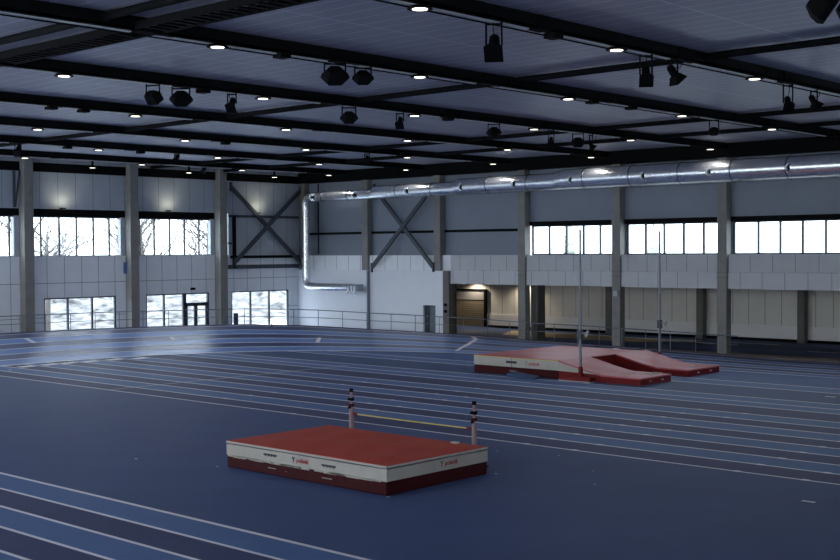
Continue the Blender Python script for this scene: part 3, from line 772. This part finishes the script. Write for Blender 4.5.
def vault_upright(u, v, label, zt=6.35):
    e = empty('pole_vault_upright', (u, v, 0))
    g = MB(); g.box(u-.35, u+.05, v-.7, v+.85, 0.04, .2, 'midred'); g.box(u-.38, u+.05, v-.72, v+.88, 0, .04, 'grey_light'); g.build('base', e, bevel=.015)
    g = MB(); g.tube([(u, v, .2), (u, v, .62)], .09, 'midred', 12); g.build('socket', e)
    g = MB(); g.tube([(u, v, .6), (u, v, 3.4)], .062, 'polegrey', 12); g.build('lower_pole', e)
    g = MB(); g.tube([(u, v, 3.4), (u, v, zt)], .048, 'polegrey', 12); g.build('upper_pole', e)
    g = MB(); g.box(u-.09, u+.09, v-.09, v+.09, 1.75, 2.15, 'steel'); g.tube([(u, v, 2.0), (u-.05, v-.35, 2.05)], .025, 'grey_light', 8); g.tube([(u-.05, v-.3, 1.9), (u-.05, v-.42, 2.12)], .06, 'grey_light', 10); g.build('winch_handle', e)
    return tag(e, label, 'upright')
vault_upright(41.85, 29.42, 'tall grey pole vault upright on the near side of the red vault mat')
vault_upright(50.0, 30.6, 'tall grey pole vault upright on the far side of the red vault mat')
g = MB(); g.add([(41.3, 32.9, .02), (41.9, 32.9, .02), (41.7, 31.4, .02), (40.9, 31.2, .02), (41.3, 32.9, .16), (41.9, 32.9, .2), (41.7, 31.4, .1), (40.9, 31.2, .03)], [(3,2,1,0), (4,5,6,7), (0,1,5,4), (1,2,6,5), (2,3,7,6), (3,0,4,7)], 'teal')
tag(g.build('folded_cover'), 'crumpled blue cover lying beside the vault mat', 'cover')

# ------------------------------------------------------------------ recess ceiling lights and wall uplights
for u, v, l in ((66.3, 56.0, 'small recessed light above the roller door'), (66.3, 51.5, 'small recessed light right of the roller door, by the column')):
    g = MB(); g.tube([(u, v, 3.38), (u, v, 3.42)], .1, 'lamp', 14); tag(g.build('recess_light'), l, 'ceiling light')
    ld = bpy.data.lights.new('recess_glow', 'SPOT'); ld.energy = 240; ld.spot_size = math.radians(150); ld.spot_blend = .7; ld.color = (1, .86, .66); ld.shadow_soft_size = .08
    o = bpy.data.objects.new('recess_glow', ld); C.objects.link(o); o.location = (u, v, 3.34)
for u, l in ((38.5, 'leftmost small uplight on the dark rail above the end wall windows'), (46.0, 'small uplight on the dark rail above the double door bay'), (53.3, 'small uplight on the brace frame next to the far corner')):
    g = MB(); g.box(u-.12, u+.12, VW-.32, VW-.01, 8.07, 8.14, 'blackm'); tag(g.build('wall_uplight'), l, 'wall light')
    ld = bpy.data.lights.new('uplight_glow', 'SPOT'); ld.energy = 45; ld.spot_size = math.radians(160); ld.spot_blend = 1; ld.color = (1, .9, .66); ld.shadow_soft_size = .35
    o = bpy.data.objects.new('uplight_glow', ld); C.objects.link(o); o.location = (u, VW-.7, 8.15); o.rotation_euler = (math.radians(150), 0, 0)

# ------------------------------------------------------------------ outside
g = MB(); g.box(-60, 160, VW+T+.02, 190, -.4, -.15, 'snow'); g.box(67.3, 160, -80, VW+T, -.4, -.15, 'snow'); o = g.build('ground'); tag(o, 'snow covered ground outside the windows', 'ground', kind='structure')
g = MB(); vs = []; fs = []; nx, ny = 60, 14
for j in range(ny+1):
    for i in range(nx+1):
        x = 10+i*1.6; y = VW+9+j*2.5; z = -.16+3.4*sstep(0, ny, j)+(.35*math.sin(x*.9+j)+.3*math.sin(x*2.3-j*1.7))*min(1, j/3)
        vs.append((x, y, z))
for j in range(ny):
    for i in range(nx): fs.append((j*(nx+1)+i, j*(nx+1)+i+1, (j+1)*(nx+1)+i+1, (j+1)*(nx+1)+i))
g.add(vs, fs, 'slope', True); tag(g.build('brushy_bank'), 'snowy bank with dark brush outside the ground floor windows', 'bank')
def tree(x, y, h, label, seed):
    rnd = random.Random(seed); x0, y0 = x, y; e = empty('bare_tree', (x, y, 0)); t = MB(); b = MB()
    t.tube([(x, y, -.2), (x+.1, y, h*.3), (x+.05, y, h*.6)], [.22, .16, .11], 'bark', 8)
    def br(p, d, L, r, dep):
        q = p+d*L; b.tube([p, (p+q)/2+Vector((rnd.uniform(-.1,.1), 0, .05)), q], [r, r*.8, r*.6], 'bark', 4, cap=False)
        if dep == 0: return
        for k in range(3 if dep > 1 else 4):
            nd = (d+Vector((rnd.uniform(-.8,.8), rnd.uniform(-.8,.8), rnd.uniform(-.2,.6)))).normalized(); br(q if k else (p+q)/2, nd, L*rnd.uniform(.55,.8), r*.6, dep-1)
    for k in range(13):
        zz = h*(.25+.35*k/12); an = rnd.uniform(0, 2*PI); br(Vector((x+.08, y, zz)), Vector((math.cos(an), math.sin(an), rnd.uniform(.6, 1.3))).normalized(), h*rnd.uniform(.14, .2), .07, 3)
    t.build('trunk', e); b.build('branches', e); return tag(e, label, 'tree', 'bare trees outside the end wall')
tl = 'bare leafless tree outside the end wall windows'
for i, (x, y, h) in enumerate(((36, 78, 11), (41, 82, 12), (44.5, 76, 10), (48, 84, 12), (53, 79, 11), (57, 83, 12), (62, 80, 11), (66, 86, 12))):
    tree(x, y, h, tl, 20+i)
def fir(x, y, h, s_, label):
    e = empty('fir_tree', (x, y, 0)); t = MB(); t.tube([(x, y, -.2), (x, y, h*.9)], [.2, .04], 'bark', 8); t.build('trunk', e)
    f = MB(); rnd = random.Random(s_)
    for k in range(9):
        z0 = h*(.12+.095*k); r = h*.26*(1-k/9.5)
        n = 18; vs = [(x+math.cos(2*PI*q/n)*r*(1 if q % 2 else .62)*rnd.uniform(.85,1.1), y+math.sin(2*PI*q/n)*r*(1 if q % 2 else .62), z0-(.2 if q % 2 else 0)) for q in range(n)]+[(x, y, z0+h*.17)]
        f.add(vs, [(q, (q+1) % n, n) for q in range(n)], 'fir')
    f.build('foliage', e); return tag(e, label, 'tree')
fir(118, 84.5, 9.0, 1, 'pale fir tree outside the leftmost long wall window')
fir(122, 75.5, 8.4, 2, 'faint fir tree outside the middle long wall window')
